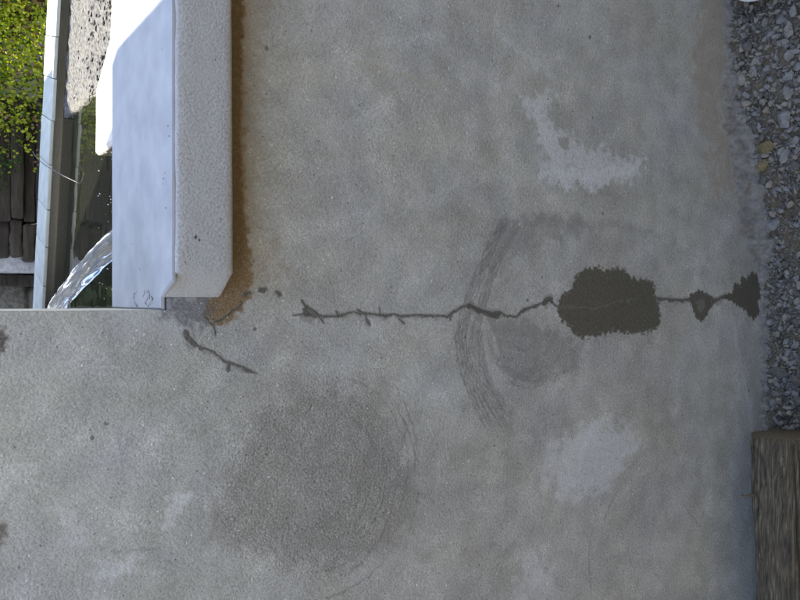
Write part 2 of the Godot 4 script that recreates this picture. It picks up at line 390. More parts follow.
	for s in [[[Vector2(-0.0161, 0.8182), Vector2(-0.0170, 0.8030), Vector2(-0.0168, 0.7906), Vector2(-0.0188, 0.7818), Vector2(-0.0182, 0.7639), Vector2(-0.0157, 0.7476), Vector2(-0.0163, 0.7290), Vector2(-0.0177, 0.7051), Vector2(-0.0183, 0.6855), Vector2(-0.0204, 0.6755), Vector2(-0.0196, 0.6449), Vector2(-0.0198, 0.6239), Vector2(-0.0212, 0.6078), Vector2(-0.0150, 0.5992), Vector2(-0.0089, 0.5835), Vector2(-0.0076, 0.5747), Vector2(-0.0161, 0.5519), Vector2(-0.0195, 0.5345), Vector2(-0.0177, 0.5193), Vector2(-0.0220, 0.5107), Vector2(-0.0222, 0.4925), Vector2(-0.0134, 0.4810), Vector2(-0.0054, 0.4486), Vector2(-0.0014, 0.4319), Vector2(-0.0083, 0.4188)], 0.0026], [[Vector2(0.0015, 0.2100), Vector2(0.0000, 0.1843), Vector2(-0.0016, 0.1483), Vector2(0.0016, 0.1261)], 0.0042], [[Vector2(-0.0016, 0.0753), Vector2(0.0000, 0.0596), Vector2(0.0049, 0.0450), Vector2(0.0066, 0.0329)], 0.0055], [[Vector2(-0.0076, 0.5747), Vector2(-0.0115, 0.5642), Vector2(-0.0161, 0.5519), Vector2(-0.0195, 0.5345), Vector2(-0.0177, 0.5193)], 0.0065], [[Vector2(-0.0111, 0.8054), Vector2(-0.0156, 0.7981), Vector2(-0.0191, 0.7881)], 0.007], [[Vector2(-0.0041, 0.4449), Vector2(0.0000, 0.4338), Vector2(-0.0027, 0.4282)], 0.008], [[Vector2(0.0000, 0.8079), Vector2(-0.0089, 0.7993), Vector2(-0.0157, 0.7906), Vector2(-0.0271, 0.7793)], 0.0022], [[Vector2(-0.0104, 0.7364), Vector2(-0.0163, 0.7290), Vector2(-0.0304, 0.7202)], 0.002], [[Vector2(-0.0125, 0.7626), Vector2(-0.0205, 0.7613)], 0.0016], [[Vector2(-0.0094, 0.7065), Vector2(-0.0177, 0.7051), Vector2(-0.0237, 0.6968)], 0.0018], [[Vector2(-0.0179, 0.6855), Vector2(-0.0289, 0.6705)], 0.0018], [[Vector2(-0.0150, 0.5992), Vector2(-0.0263, 0.6023)], 0.002], [[Vector2(0.0064, 0.8769), Vector2(0.0068, 0.8668)], 0.003], [[Vector2(0.0091, 0.8576), Vector2(0.0108, 0.8496)], 0.005], [[Vector2(0.0082, 0.8391), Vector2(0.0044, 0.8332)], 0.004], [[Vector2(-0.0315, 0.9402), Vector2(-0.0409, 0.9345), Vector2(-0.0472, 0.9267)], 0.0048], [[Vector2(-0.0472, 0.9267), Vector2(-0.0516, 0.9183), Vector2(-0.0556, 0.9092), Vector2(-0.0656, 0.8946), Vector2(-0.0709, 0.8814), Vector2(-0.0799, 0.8611)], 0.0027], [[Vector2(-0.0673, 0.8913), Vector2(-0.0750, 0.8939)], 0.003], [[Vector2(-0.0181, 0.9188), Vector2(-0.0260, 0.9092), Vector2(-0.0370, 0.9060)], 0.0022], [[Vector2(-0.0249, 0.9092), Vector2(-0.0152, 0.8913), Vector2(-0.0085, 0.8836), Vector2(-0.0027, 0.8780)], 0.002]]:
		stroke(s[0], s[1] * 2.1, Color8(124, 121, 112), 0.5, 0.5, 0.0016, 0.5, 0.0, 60.0)
		stroke(s[0], s[1] * 1.15, crack, 0.78, 0.38, 0.0011, 0.25, 0.22, 48.0)
	grains()
	var bytes := PackedByteArray()
	bytes.resize(TN * 3)
	var hb := PackedByteArray()
	hb.resize(TN)
	var rb := PackedByteArray()
	rb.resize(TN)
	for k in TN:
		bytes[k * 3] = clampi(int(cr[k]), 0, 255)
		bytes[k * 3 + 1] = clampi(int(cg[k]), 0, 255)
		bytes[k * 3 + 2] = clampi(int(cb[k]), 0, 255)
		hb[k] = clampi(int(ht[k] * 255.0), 0, 255)
		rb[k] = int(ro[k] * 255.0)
	var im := Image.create_from_data(tw, th, false, Image.FORMAT_RGB8, bytes)
	var nm := Image.create_from_data(tw, th, false, Image.FORMAT_L8, hb)
	nm.convert(Image.FORMAT_RGBA8)
	nm.bump_map_to_normal_map(3.0)
	var rm := Image.create_from_data(tw, th, false, Image.FORMAT_L8, rb)
	var m := StandardMaterial3D.new()
	m.albedo_texture = ImageTexture.create_from_image(im)
	m.normal_enabled = true
	m.normal_texture = ImageTexture.create_from_image(nm)
	m.normal_scale = 0.65
	m.roughness = 1.0
	m.roughness_texture = ImageTexture.create_from_image(rm)
	return m

# the scoured round repair: coarse sand in rings left by the float
func sandy_patch() -> void:
	var c := Vector2(-0.012, 0.0)
	c = Vector2(-0.2023, 0.7868)
	var rings := noise(23, 1.0, 2)
	var coarse := noise(24, 260.0, 2)
	for j in range(int((TY0 + TH - c.y - 0.16) * RES), int((TY0 + TH - c.y + 0.16) * RES)):
		var y := TY0 + TH - j / RES
		for i in range(int((c.x - 0.16 - TX0) * RES), int((c.x + 0.16 - TX0) * RES)):
			var x := TX0 + i / RES
			var d := Vector2(x - c.x, y - c.y)
			var r := d.length()
			if r > 0.155:
				continue
			var edge := smoothstep(0.155, 0.09, r)
			var a := d.angle()
			var rr := (d + Vector2(0.03 * sin(a * 2.0), 0.02)).length()
			var ring := rings.get_noise_2d(rr * 110.0, a * 1.6 + 3.0) * (0.5 + rings.get_noise_2d(x * 14.0, y * 14.0))
			var g := coarse.get_noise_2d(x, y)
			var k := j * tw + i
			var v := (ring * 7.0 + (g - 0.1) * 20.0) * edge
			cr[k] += v
			cg[k] += v
			cb[k] += v * 0.9
			ht[k] += (g * 0.18 + ring * 0.06) * edge

# scratches of the float, parts of rings about one centre
func trowel_arcs(c: Vector2, r0: float, r1: float, n: int, a0: float, a1: float, col: Color, strength: float) -> void:
	rng.seed = int(absf(c.x * 5000.0)) + n
	for k in n:
		var rad := lerpf(r0, r1, (k + rng.randf() * 0.8) / n)
		var start := lerpf(a0, a1, rng.randf() * 0.6)
		var span := rng.randf_range(0.5, 1.4)
		var line := []
		for i in 7:
			var a := start + span * i / 6.0
			line.append(c + Vector2(cos(a), sin(a) * 0.94) * rad * (1.0 + 0.03 * sin(a * 3.0 + k)))
		stroke(line, rng.randf_range(0.0012, 0.0026), col, strength * rng.randf_range(0.6, 1.1), 0.9, 0.0012, 0.8, 0.04, 60.0)

# sweep marks of a brush: several thin lines side by side
func comb(pts: Array, width: float, c: Color, strength: float) -> void:
	stroke(pts, width, c, strength * 0.40, 0.4, width * 0.45, 0.6, 0.0, 40.0)
	for k in 4:
		var off := (k - 1.5) * width * 0.36
		var line := []
		for i in pts.size():
			var a: Vector2 = pts[maxi(i - 1, 0)]
			var b: Vector2 = pts[mini(i + 1, pts.size() - 1)]
			var t := (b - a).normalized()
			line.append(pts[i] + Vector2(-t.y, t.x) * off * (0.6 + 0.5 * float(i) / pts.size()))
		stroke(line, width * 0.13, c.darkened(0.10), strength * 1.0, 0.9, 0.0016, 0.7, 0.0, 55.0)

# single sand grains, chips and pin holes in the mortar
func grains() -> void:
	rng.seed = 77
	for n in 26000:
		var i := rng.randi_range(2, tw - 4)
		var j := rng.randi_range(2, th - 4)
		var up := rng.randf() < 0.45
		var s := 1 if rng.randf() < 0.86 else 2
		var v := rng.randf_range(14.0, 55.0) if up else -rng.randf_range(14.0, 45.0)
		for dj in s:
			for di in s:
				var k := (j + dj) * tw + i + di
				cr[k] += v
				cg[k] += v
				cb[k] += v
				ht[k] += 0.15 if up else -0.2
	for n in 70:
		var i := rng.randi_range(8, tw - 9)
		var j := rng.randi_range(8, th - 9)
		var r := rng.randf_range(1.5, 3.6)
		var dark := rng.randf() < 0.75
		for dj in range(-5, 6):
			for di in range(-5, 6):
				var d := sqrt(di * di * rng.randf_range(0.7, 1.3) + dj * dj)
				if d < r:
					var k := (j + dj) * tw + i + di
					blend(k, Color8(92, 88, 80) if dark else Color8(176, 172, 164), 0.6)
					ht[k] -= 0.25 if dark else 0.0

# ------------------------------------------------------------------ other materials
func flat(c: Color, rough: float, metal := 0.0) -> StandardMaterial3D:
	var m := StandardMaterial3D.new()
	m.albedo_color = c
	m.roughness = rough
	m.metallic = metal
	return m

# grainy material laid on in three planes: ramp of colours over noise, with relief
func grainy(c0: Color, c1: Color, c2: Color, seed_: int, freq: float, per_metre: float, rough: float, relief := 1.0, px := 512, stretch := Vector3.ONE) -> StandardMaterial3D:
	var n := noise(seed_, freq, 5)
	var t := NoiseTexture2D.new()
	var im := n.get_seamless_image(px, px, false, false, 0.15, true)
	im.convert(Image.FORMAT_L8)
	var hb := im.get_data()
	var n2 := noise(seed_ + 50, 0.7, 2)
	n2.noise_type = FastNoiseLite.TYPE_VALUE
	var im2 := n2.get_seamless_image(px, px, false, false, 0.15, true)
	im2.convert(Image.FORMAT_L8)
	var fb := im2.get_data()
	var out := PackedByteArray()
	out.resize(px * px * 3)
	var hh := PackedByteArray()
	hh.resize(px * px)
	for k in px * px:
		var v := clampf(hb[k] / 255.0 * 0.75 + fb[k] / 255.0 * 0.35 - 0.05, 0.0, 1.0)
		var c := c0.lerp(c1, v * 2.0) if v < 0.5 else c1.lerp(c2, v * 2.0 - 1.0)
		out[k * 3] = c.r8
		out[k * 3 + 1] = c.g8
		out[k * 3 + 2] = c.b8
		hh[k] = int(v * 255.0)
	var ci := Image.create_from_data(px, px, false, Image.FORMAT_RGB8, out)
	var ni := Image.create_from_data(px, px, false, Image.FORMAT_L8, hh)
	ni.convert(Image.FORMAT_RGBA8)
	ni.bump_map_to_normal_map(3.0 * relief)
	var m := StandardMaterial3D.new()
	m.albedo_texture = ImageTexture.create_from_image(ci)
	m.normal_enabled = true
	m.normal_texture = ImageTexture.create_from_image(ni)
	m.roughness = rough
	m.uv1_triplanar = true
	m.uv1_world_triplanar = true
	m.uv1_scale = stretch * per_metre
	return m

func materials() -> void:
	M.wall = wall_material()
	M.coping = grainy(Color8(134, 134, 131), Color8(170, 170, 166), Color8(192, 192, 188), 31, 0.10, 2.6, 0.92, 1.0, 1024)
	M.screed = grainy(Color8(138, 140, 142), Color8(153, 154, 155), Color8(166, 167, 167), 33, 0.008, 2.2, 0.8, 0.35, 1024)
	M.mortar = grainy(Color8(90, 86, 78), Color8(126, 121, 111), Color8(152, 147, 137), 35, 0.03, 3.5, 0.95, 2.0, 1024)
	M.cap = grainy(Color8(150, 156, 150), Color8(168, 172, 166), Color8(186, 188, 182), 37, 0.02, 3.0, 0.8, 0.5)
	M.slab = grainy(Color8(20, 20, 19), Color8(88, 87, 84), Color8(122, 121, 118), 39, 0.045, 5.0, 0.9, 3.0, 512)
	M.ledge = grainy(Color8(176, 172, 164), Color8(196, 192, 184), Color8(210, 206, 200), 40, 0.03, 4.0, 0.9, 0.8)
	M.earth = grainy(Color8(60, 52, 40), Color8(94, 84, 66), Color8(130, 122, 106), 41, 0.03, 4.0, 0.97, 2.5, 1024)
	M.stone_a = grainy(Color8(94, 91, 86), Color8(122, 119, 113), Color8(148, 145, 138), 43, 0.04, 9.0, 0.9, 1.0, 256)
	M.stone_b = grainy(Color8(66, 62, 56), Color8(92, 87, 79), Color8(116, 111, 102), 44, 0.04, 9.0, 0.9, 1.0, 256)
	M.stone_c = grainy(Color8(108, 100, 88), Color8(134, 126, 112), Color8(154, 148, 136), 45, 0.04, 9.0, 0.9, 1.0, 256)
	M.ochre = grainy(Color8(84, 72, 46), Color8(112, 99, 66), Color8(138, 128, 100), 46, 0.04, 9.0, 0.9, 1.0, 256)
	M.bark = grainy(Color8(8, 6, 4), Color8(84, 74, 55), Color8(176, 164, 138), 47, 0.05, 8.0, 0.92, 3.0, 1024, Vector3(0.05, 1.0, 1.0))
	M.endgrain = grainy(Color8(52, 44, 32), Color8(86, 76, 58), Color8(110, 100, 80), 48, 0.05, 8.0, 0.95, 1.5, 256)
	M.board = grainy(Color8(34, 30, 26), Color8(56, 51, 44), Color8(82, 76, 68), 49, 0.03, 4.0, 0.95, 2.0, 256, Vector3(0.2, 1.5, 1.5))
	M.board_dark = grainy(Color8(30, 27, 24), Color8(50, 45, 40), Color8(72, 66, 60), 50, 0.03, 4.0, 0.95, 2.0, 256, Vector3(0.2, 1.5, 1.5))
	M.block_pale = grainy(Color8(124, 126, 132), Color8(158, 160, 166), Color8(184, 185, 188), 51, 0.04, 5.0, 0.9, 1.5, 256)
	M.rubble = grainy(Color8(58, 58, 54), Color8(98, 97, 92), Color8(136, 134, 126), 52, 0.04, 5.0, 0.93, 2.0, 256)
	M.algae = flat(Color8(16, 17, 14), 0.6)
	M.dirt = flat(Color8(84, 80, 74), 0.95)
	M.wood_stem = flat(Color8(74, 58, 44), 0.9)
	M.pipe = flat(Color8(120, 116, 108), 0.35, 0.9)
	M.wire = flat(Color8(84, 84, 88), 0.5)
	M.bowl = flat(Color8(196, 198, 192), 0.35)
	M.bubble = flat(Color8(205, 208, 205), 0.25)
	var leaf := StandardMaterial3D.new()
	leaf.vertex_color_use_as_albedo = true
	leaf.roughness = 0.55
	leaf.backlight_enabled = true
	leaf.backlight = Color8(240, 250, 90)
	leaf.cull_mode = BaseMaterial3D.CULL_DISABLED
	M.leaf = leaf
	var needle := StandardMaterial3D.new()
	needle.vertex_color_use_as_albedo = true
	needle.roughness = 0.7
	needle.cull_mode = BaseMaterial3D.CULL_DISABLED
	M.needle = needle
	var w := StandardMaterial3D.new()
	w.albedo_color = Color(0.10, 0.11, 0.075, 0.72)
	w.transparency = BaseMaterial3D.TRANSPARENCY_ALPHA
	w.roughness = 0.02
	var wn := noise(61, 0.012, 2)
	var wi := wn.get_seamless_image(256, 256, false, false, 0.15, true)
	wi.convert(Image.FORMAT_RGBA8)
	wi.bump_map_to_normal_map(1.0)
	w.normal_enabled = true
	w.normal_texture = ImageTexture.create_from_image(wi)
	w.normal_scale = 0.25
	w.uv1_triplanar = true
	w.uv1_world_triplanar = true
	w.uv1_scale = Vector3.ONE * 5.0
	M.water = w
	var j := StandardMaterial3D.new()
	j.albedo_color = Color(0.97, 0.98, 1.0, 0.05)
	j.roughness = 0.0
	j.refraction_enabled = true
	j.refraction_scale = 0.033
	j.transparency = BaseMaterial3D.TRANSPARENCY_ALPHA
	M.jet = j

# ------------------------------------------------------------------ setting
func ground_height(x: float, z: float) -> float:
	var front := -0.066 + 0.092 * smoothstep(0.0, 0.42, x) + 0.012 * clampf(x, -1.0, 1.0)
	front += 0.006 * n_mid.get_noise_2d(x * 60.0, z * 60.0) if absf(x) < 3.0 and absf(z) < 3.0 else 0.0
	var back := 0.80 + 0.03 * n_low.get_noise_2d(x, z)
	var k := smoothstep(-1.0, -1.2, z)
	var far := smoothstep(4.0, 12.0, Vector2(x, z).length())
	return lerpf(lerpf(front, back, k), 0.0 if z > -1.0 else 0.8 * (1.0 - smoothstep(20.0, 50.0, -z)), far)

func build_ground() -> void:
	var xs := PackedFloat32Array()
	for v in [-300.0, -120.0, -50.0, -20.0, -10.0, -6.0, -4.0, -3.0, -2.4, -1.9, -1.5, -1.2]:
		xs.append(v)
	for i in 101:
		xs.append(-1.0 + i * 0.02)
	for v in [1.2, 1.5, 1.9, 2.4, 3.0, 4.0, 6.0, 10.0, 20.0, 50.0, 120.0, 300.0]:
		xs.append(v)
	var zs := PackedFloat32Array()
	for v in [-300.0, -120.0, -50.0, -20.0, -10.0, -6.0, -4.0, -3.0, -2.4, -2.0, -1.7, -1.5, -1.3, -1.2, -1.15, -1.1, -1.05, -1.0, -0.8, -0.5, -0.2]:
		zs.append(v)
	for i in 46:
		zs.append(-0.1 + i * 0.02)
	for v in [1.0, 1.2, 1.5, 2.0, 3.0, 5.0, 10.0, 20.0, 50.0, 120.0, 300.0]:
		zs.append(v)
	var st := SurfaceTool.new()
	st.begin(Mesh.PRIMITIVE_TRIANGLES)
	var rows := []
	for z in zs:
		var row := PackedVector3Array()
		for x in xs:
			row.append(Vector3(x, ground_height(x, z), z))
		rows.append(row)
	rows.reverse()
	sheet(st, rows)
	part("ground", done(st), M.earth, self).set_meta("kind", "structure")

# ------------------------------------------------------------------ the fountain
func wall_wave(x: float, y: float) -> float:
	return 0.0022 * n_low.get_noise_2d(x * 3.0, y * 3.0) + 0.0007 * n_mid.get_noise_2d(x * 40.0, y * 40.0)

func wall_uv(p: Vector3) -> Vector2:
	return Vector2((p.x - TX0) / TW, (TY0 + TH - p.y) / TH)

func build_fountain() -> void:
	var f := thing("concrete_fountain", Vector3.ZERO, "grey concrete fountain trough with cracked front wall and damp patches", "fountain")
	# front wall: one skin that runs over the low and the tall half
	var st := SurfaceTool.new()
	st.begin(Mesh.PRIMITIVE_TRIANGLES)
	var split := -0.01
	var zb := -0.207
	for half in [[-0.85, split, 1.35], [split, 0.85, RIM - 0.004]]:
		var x0: float = half[0]
		var x1: float = half[1]
		var top: float = half[2]
		var nx := 44
		var ny := 70
		var rows := []
		# the front face curls over its top edge (and the tall half over its end), as trowelled mortar does
		for j in ny + 4:
			var row := PackedVector3Array()
			for i in nx + 1:
				var x := lerpf(x0, x1, float(i) / nx)
				var y := lerpf(TY0 + 0.005, top - 0.006, minf(1.0, float(j) / ny))
				var z := wall_wave(x, y)
				if j > ny:
					var a := (j - ny) / 3.0 * PI * 0.5
					y = top - 0.006 + 0.006 * sin(a)
					z = z - 0.006 + 0.006 * cos(a)
				row.append(Vector3(x, y, z))
			rows.append(row)
		var back := PackedVector3Array()
		for i in nx + 1:
			back.append(Vector3(lerpf(x0, x1, float(i) / nx), top, zb))
		rows.append(back)
		var down := PackedVector3Array()
		for i in nx + 1:
			down.append(Vector3(lerpf(x0, x1, float(i) / nx), TY0, zb))
		rows.append(down)
		rows.reverse()
		sheet(st, rows, wall_uv)
	# end faces
	for e in [[split, RIM - 0.01, 1.349, 1.0], [0.85, TY0, RIM - 0.005, 1.0], [-0.85, TY0, 1.349, -1.0]]:
		var rows := []
		for j in 31:
			var y: float = lerpf(e[1], e[2], j / 30.0)
			var row := PackedVector3Array()
			for i in 7:
				var z := lerpf(wall_wave(e[0], y), zb, i / 6.0)
				row.append(Vector3(e[0], y, z))
			rows.append(row)
		if e[3] > 0:
			rows.reverse()
		sheet(st, rows, func(p): return Vector2((p.x - TX0 + p.z * e[3]) / TW, (TY0 + TH - p.y) / TH))
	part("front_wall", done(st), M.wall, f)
	# coping of the low half; its free end is bevelled back to the wall
	var outline := [Vector2(0.018, 0.040), Vector2(0.85, 0.040), Vector2(0.85, 0.003), Vector2(0.0, 0.003)]
	part("coping", coping_mesh(), M.coping, f)
	# smooth screed on top of the low wall
	var top_pts := [Vector2(-0.0095, -0.207), Vector2(0.849, -0.207), Vector2(0.849, 0.0378), Vector2(0.0185, 0.0378), Vector2(0.0055, 0.006), Vector2(0.002, 0.0004), Vector2(-0.0095, 0.0002)]
	part("screed_top", prism(top_pts, RIM - 0.0035, RIM, 0.0018), M.screed, f)
	# back wall, not parallel to the front, capped with short pieces
	var a := Vector2(-0.85, -0.998)
	var b := Vector2(0.85, -0.472)
	var dir := (b - a).normalized()
	var out := Vector2(dir.y, -dir.x)
	part("back_wall", prism([a + out * 0.040, b + out * 0.040, b + out * 0.098, a + out * 0.098], TY0, RIM - 0.0065, 0.002), M.coping, f)
	var length := a.distance_to(b)
	rng.seed = 5
	var s := 0.0
	while s < length - 0.01:
		var w := minf(rng.randf_range(0.062, 0.088), length - s)
		if absf(a.x + dir.x * (s + w * 0.5) + 0.14) < 0.115:
			s += w
			continue
		var m := rough_box(Vector3(w - 0.0012, 0.006, 0.100), 0.03, 0.0004, 0.001, int(s * 100.0))
		var p := a + dir * (s + w * 0.5) + out * 0.05
		var c := part("cap_tile", m, M.cap, f, Vector3(p.x, RIM - 0.003 + rng.randf_range(-0.0006, 0.0006), p.y))
		c.rotation.y = -dir.angle() + rng.randf_range(-0.004, 0.004)
		s += w
	# ends and floor of the basin
	part("end_wall", prism([Vector2(0.75, -0.2075), Vector2(0.849, -0.2075), Vector2(0.849, -0.509), Vector2(0.75, -0.541)], TY0, RIM - 0.0075, 0.003), M.coping, f)
	part("end_wall", prism([Vector2(-0.849, -0.2075), Vector2(-0.75, -0.2075), Vector2(-0.75, -1.005), Vector2(-0.849, -1.035)], TY0, RIM - 0.0075, 0.003), M.coping, f)
	part("basin_floor", prism([Vector2(-0.749, -0.208), Vector2(0.749, -0.208), Vector2(0.749, -0.541), Vector2(-0.749, -1.004)], 0.60, 0.66, 0.003), M.coping, f)
	footing(f)
	var bit := stone_mesh(260)
	# a dark scrawl and specks of dirt on the screed, chips in the coping's face
	for line in [[Vector2(0.0099, -0.0911), Vector2(0.0056, -0.1038), Vector2(0.0000, -0.1038), Vector2(-0.0055, -0.0953), Vector2(-0.0077, -0.0870)], [Vector2(0.0032, -0.0667), Vector2(0.0085, -0.0588), Vector2(0.0094, -0.0434), Vector2(0.0052, -0.0396), Vector2(0.0011, -0.0510), Vector2(-0.0032, -0.0588), Vector2(-0.0053, -0.0472), Vector2(-0.0031, -0.0285)], [Vector2(0.0021, -0.0434), Vector2(0.0041, -0.0322), Vector2(0.0010, -0.0285), Vector2(-0.0031, -0.0359)]]:
		var crumbs := SurfaceTool.new()
		crumbs.begin(Mesh.PRIMITIVE_TRIANGLES)
		for i in line.size() - 1:
			for k in 9:
				var q: Vector2 = line[i].lerp(line[i + 1], rng.randf()) + Vector2(rng.randfn(0, 0.0007), rng.randfn(0, 0.0012))
				crumbs.append_from(bit, 0, Transform3D(Basis(Vector3.UP, rng.randf() * TAU).scaled(Vector3(1.0, 0.2, 1.0) * rng.randf_range(0.0012, 0.0030)), Vector3(q.x, RIM, q.y)))
		part("dirt_scrawl", crumbs.commit(), M.dirt, f)
	for q in [Vector3(0.1254, 0.0137, 0.0029), Vector3(0.1205, 0.0087, 0.0039), Vector3(0.0905, 0.0171, 0.0042), Vector3(0.0337, -0.0800, 0.0039), Vector3(0.0629, -0.1141, 0.0032), Vector3(0.2505, 0.0035, 0.0026), Vector3(0.1699, 0.0237, 0.0039), Vector3(0.1596, 0.0270, 0.0039), Vector3(0.1154, 0.0070, 0.0026), Vector3(0.1209, -0.0911, 0.0023), Vector3(0.0397, -0.0396, 0.0023), Vector3(0.0758, -0.0212, 0.0021)]:
		var o := part("dirt_speck", bit, M.dirt, f, Vector3(q.x, RIM, q.y))
		o.scale = Vector3(0.6, 0.25, 1.6) * q.z
	for q in [Vector3(0.0614, 0.9410, 0.0050), Vector3(0.0586, 0.9370, 0.0035), Vector3(0.0804, 0.9147, 0.0020), Vector3(0.1747, 0.9460, 0.0020), Vector3(0.2371, 0.9209, 0.0020), Vector3(0.0368, 0.9509, 0.0020)]:
		var o := part("dirt_speck", bit, M.dirt, f, Vector3(q.x, q.y, 0.0403))
		o.scale = Vector3(1.0, 1.0, 0.2) * q.z

func coping_mesh() -> ArrayMesh:
	# swept profile along x with a rounded lower lip; first rings close in to the wall
	var y1 := RIM - 0.0022
	var y0 := 0.9045
	var st := SurfaceTool.new()
	st.begin(Mesh.PRIMITIVE_TRIANGLES)
	var nz := noise(71, 5.0, 3)
	var rows := []
	var count := 90
	for i in count + 1:
		var x := lerpf(0.018, 0.85, float(i) / count) if i > 0 else 0.003
		var zf := 0.040 if i > 0 else 0.002
		var yl := y0 - 0.004 * (1.0 - float(i) / count)
		var prof := [Vector2(y1, -0.0), Vector2(y1, zf - 0.003), Vector2(y1 - 0.0015, zf - 0.0008), Vector2(y1 - 0.004, zf)]
		for k in 5:
			prof.append(Vector2(lerpf(y1 - 0.012, yl + 0.010, k / 4.0), zf))
		prof.append_array([Vector2(yl + 0.004, zf - 0.0006), Vector2(yl + 0.001, zf - 0.0025), Vector2(yl, zf - 0.006), Vector2(yl, -0.002)])
		var row := PackedVector3Array()
		for q in prof:
			var wv := 0.0012 * nz.get_noise_2d(x * 4.0, q.x * 12.0) if q.y > 0.004 else 0.0
			row.append(Vector3(x, q.x + 0.6 * wv, maxf(q.y, -0.002) + wv))
		rows.append(row)
	rows.reverse()
	sheet(st, rows)
	st.generate_normals()
	return st.commit()

# lumpy mortar spilled along the foot of the wall
func footing(f: Node3D) -> void:
	var st := SurfaceTool.new()
	st.begin(Mesh.PRIMITIVE_TRIANGLES)
	var nz := noise(83, 9.0, 4)
	var nb := noise(84, 45.0, 3)
	var rows := []
	for i in 561:
		var x := lerpf(-0.85, 0.85, i / 560.0)
		var reach := 0.02
		var lump := smoothstep(0.02, 0.10, x) * smoothstep(0.40, 0.24, x)
		reach = 0.015 + 0.010 * nz.get_noise_1d(x * 4.0) + 0.030 * lump * (1.0 + nz.get_noise_1d(x * 2.2 + 4.0))
		var high := 0.002 + 0.006 * nz.get_noise_1d(x * 2.0 + 9.0) + 0.030 * lump * (1.0 + 0.6 * nz.get_noise_1d(x * 2.5)) - 0.003 * smoothstep(0.3, 0.42, x)
		var row := PackedVector3Array()
		for k in 25:
			var t := k / 24.0
			var g := ground_height(x, reach)
			var y := g - 0.010 + (high + 0.016) * pow(1.0 - t, 1.9) + 0.010 * (1.0 - t * t)
			var z := -0.006 + (reach + 0.008) * t
			var bump := (0.006 * nb.get_noise_2d(x, z) + 0.003 * nb.get_noise_2d(x * 3.0, z * 3.0)) * smoothstep(0.0, 0.25, t) + 0.005 * nz.get_noise_2d(x * 6.0, z * 6.0)
			row.append(Vector3(x, y + bump, z + bump * 0.4))
		rows.append(row)
	sheet(st, rows)
	part("mortar_footing", done(st), M.mortar, f)

# ------------------------------------------------------------------ water
func build_water() -> void:
	var st := SurfaceTool.new()
	st.begin(Mesh.PRIMITIVE_TRIANGLES)
	quad(st, Vector3(-0.749, WATER, -0.2085), Vector3(-0.749, WATER, -1.003), Vector3(0.749, WATER, -0.540), Vector3(0.749, WATER, -0.2085))
	st.generate_normals()
	part("water", st.commit(), M.water, self).set_meta("kind", "structure")
	# the jet: leaves the spout behind the tall wall and falls towards the low wall
	var path := PackedVector3Array()
	for i in 49:
		var t := i / 48.0
		path.append(Vector3(lerpf(-0.085, 0.083, t), 1.014 - 0.004 * t - 0.074 * t * t, lerpf(-0.470, -0.262, t)))
	var nz := noise(91, 2.2, 3)
	var jm := tube(path, func(t, a): return (0.0075 + 0.004 * t) * (1.0 + 0.30 * cos(2.0 * a + 1.2) * (0.4 + 0.6 * t) + 0.32 * nz.get_noise_3d(cos(a) * 0.8, sin(a) * 0.8, t * 3.2)), 40)
	var jet := part("water_jet", jm, M.jet, self)
	tag(jet, "clear jet of water arcing out from behind the tall wall into the trough", "water jet")
	# foam where it lands, and air bubbles drifting on the surface
	rng.seed = 19
	var bs := SphereMesh.new()
	bs.radius = 0.0010
	bs.height = 0.0015
	bs.radial_segments = 10
	bs.rings = 6
	var st2 := SurfaceTool.new()
	st2.begin(Mesh.PRIMITIVE_TRIANGLES)
	for k in 170:
		var x := rng.randf_range(0.0, 0.22) if k < 70 else 0.075 + rng.randfn(0.0, 0.02)
		var z := rng.randf_range(-0.40, -0.215) if k < 70 else -0.262 + rng.randfn(0.0, 0.014)
		if z > -0.212:
			z = -0.212
		var s := rng.randf_range(0.3, 1.0) if k < 70 else rng.randf_range(0.6, 1.9)
		st2.append_from(bs, 0, Transform3D(Basis.from_scale(Vector3.ONE * s), Vector3(x, WATER + 0.0004, z)))
	var foam := part("foam", st2.commit(), M.bubble, self)
	tag(foam, "white bubbles floating on the trough water below the jet", "foam")
	foam.set_meta("kind", "stuff")

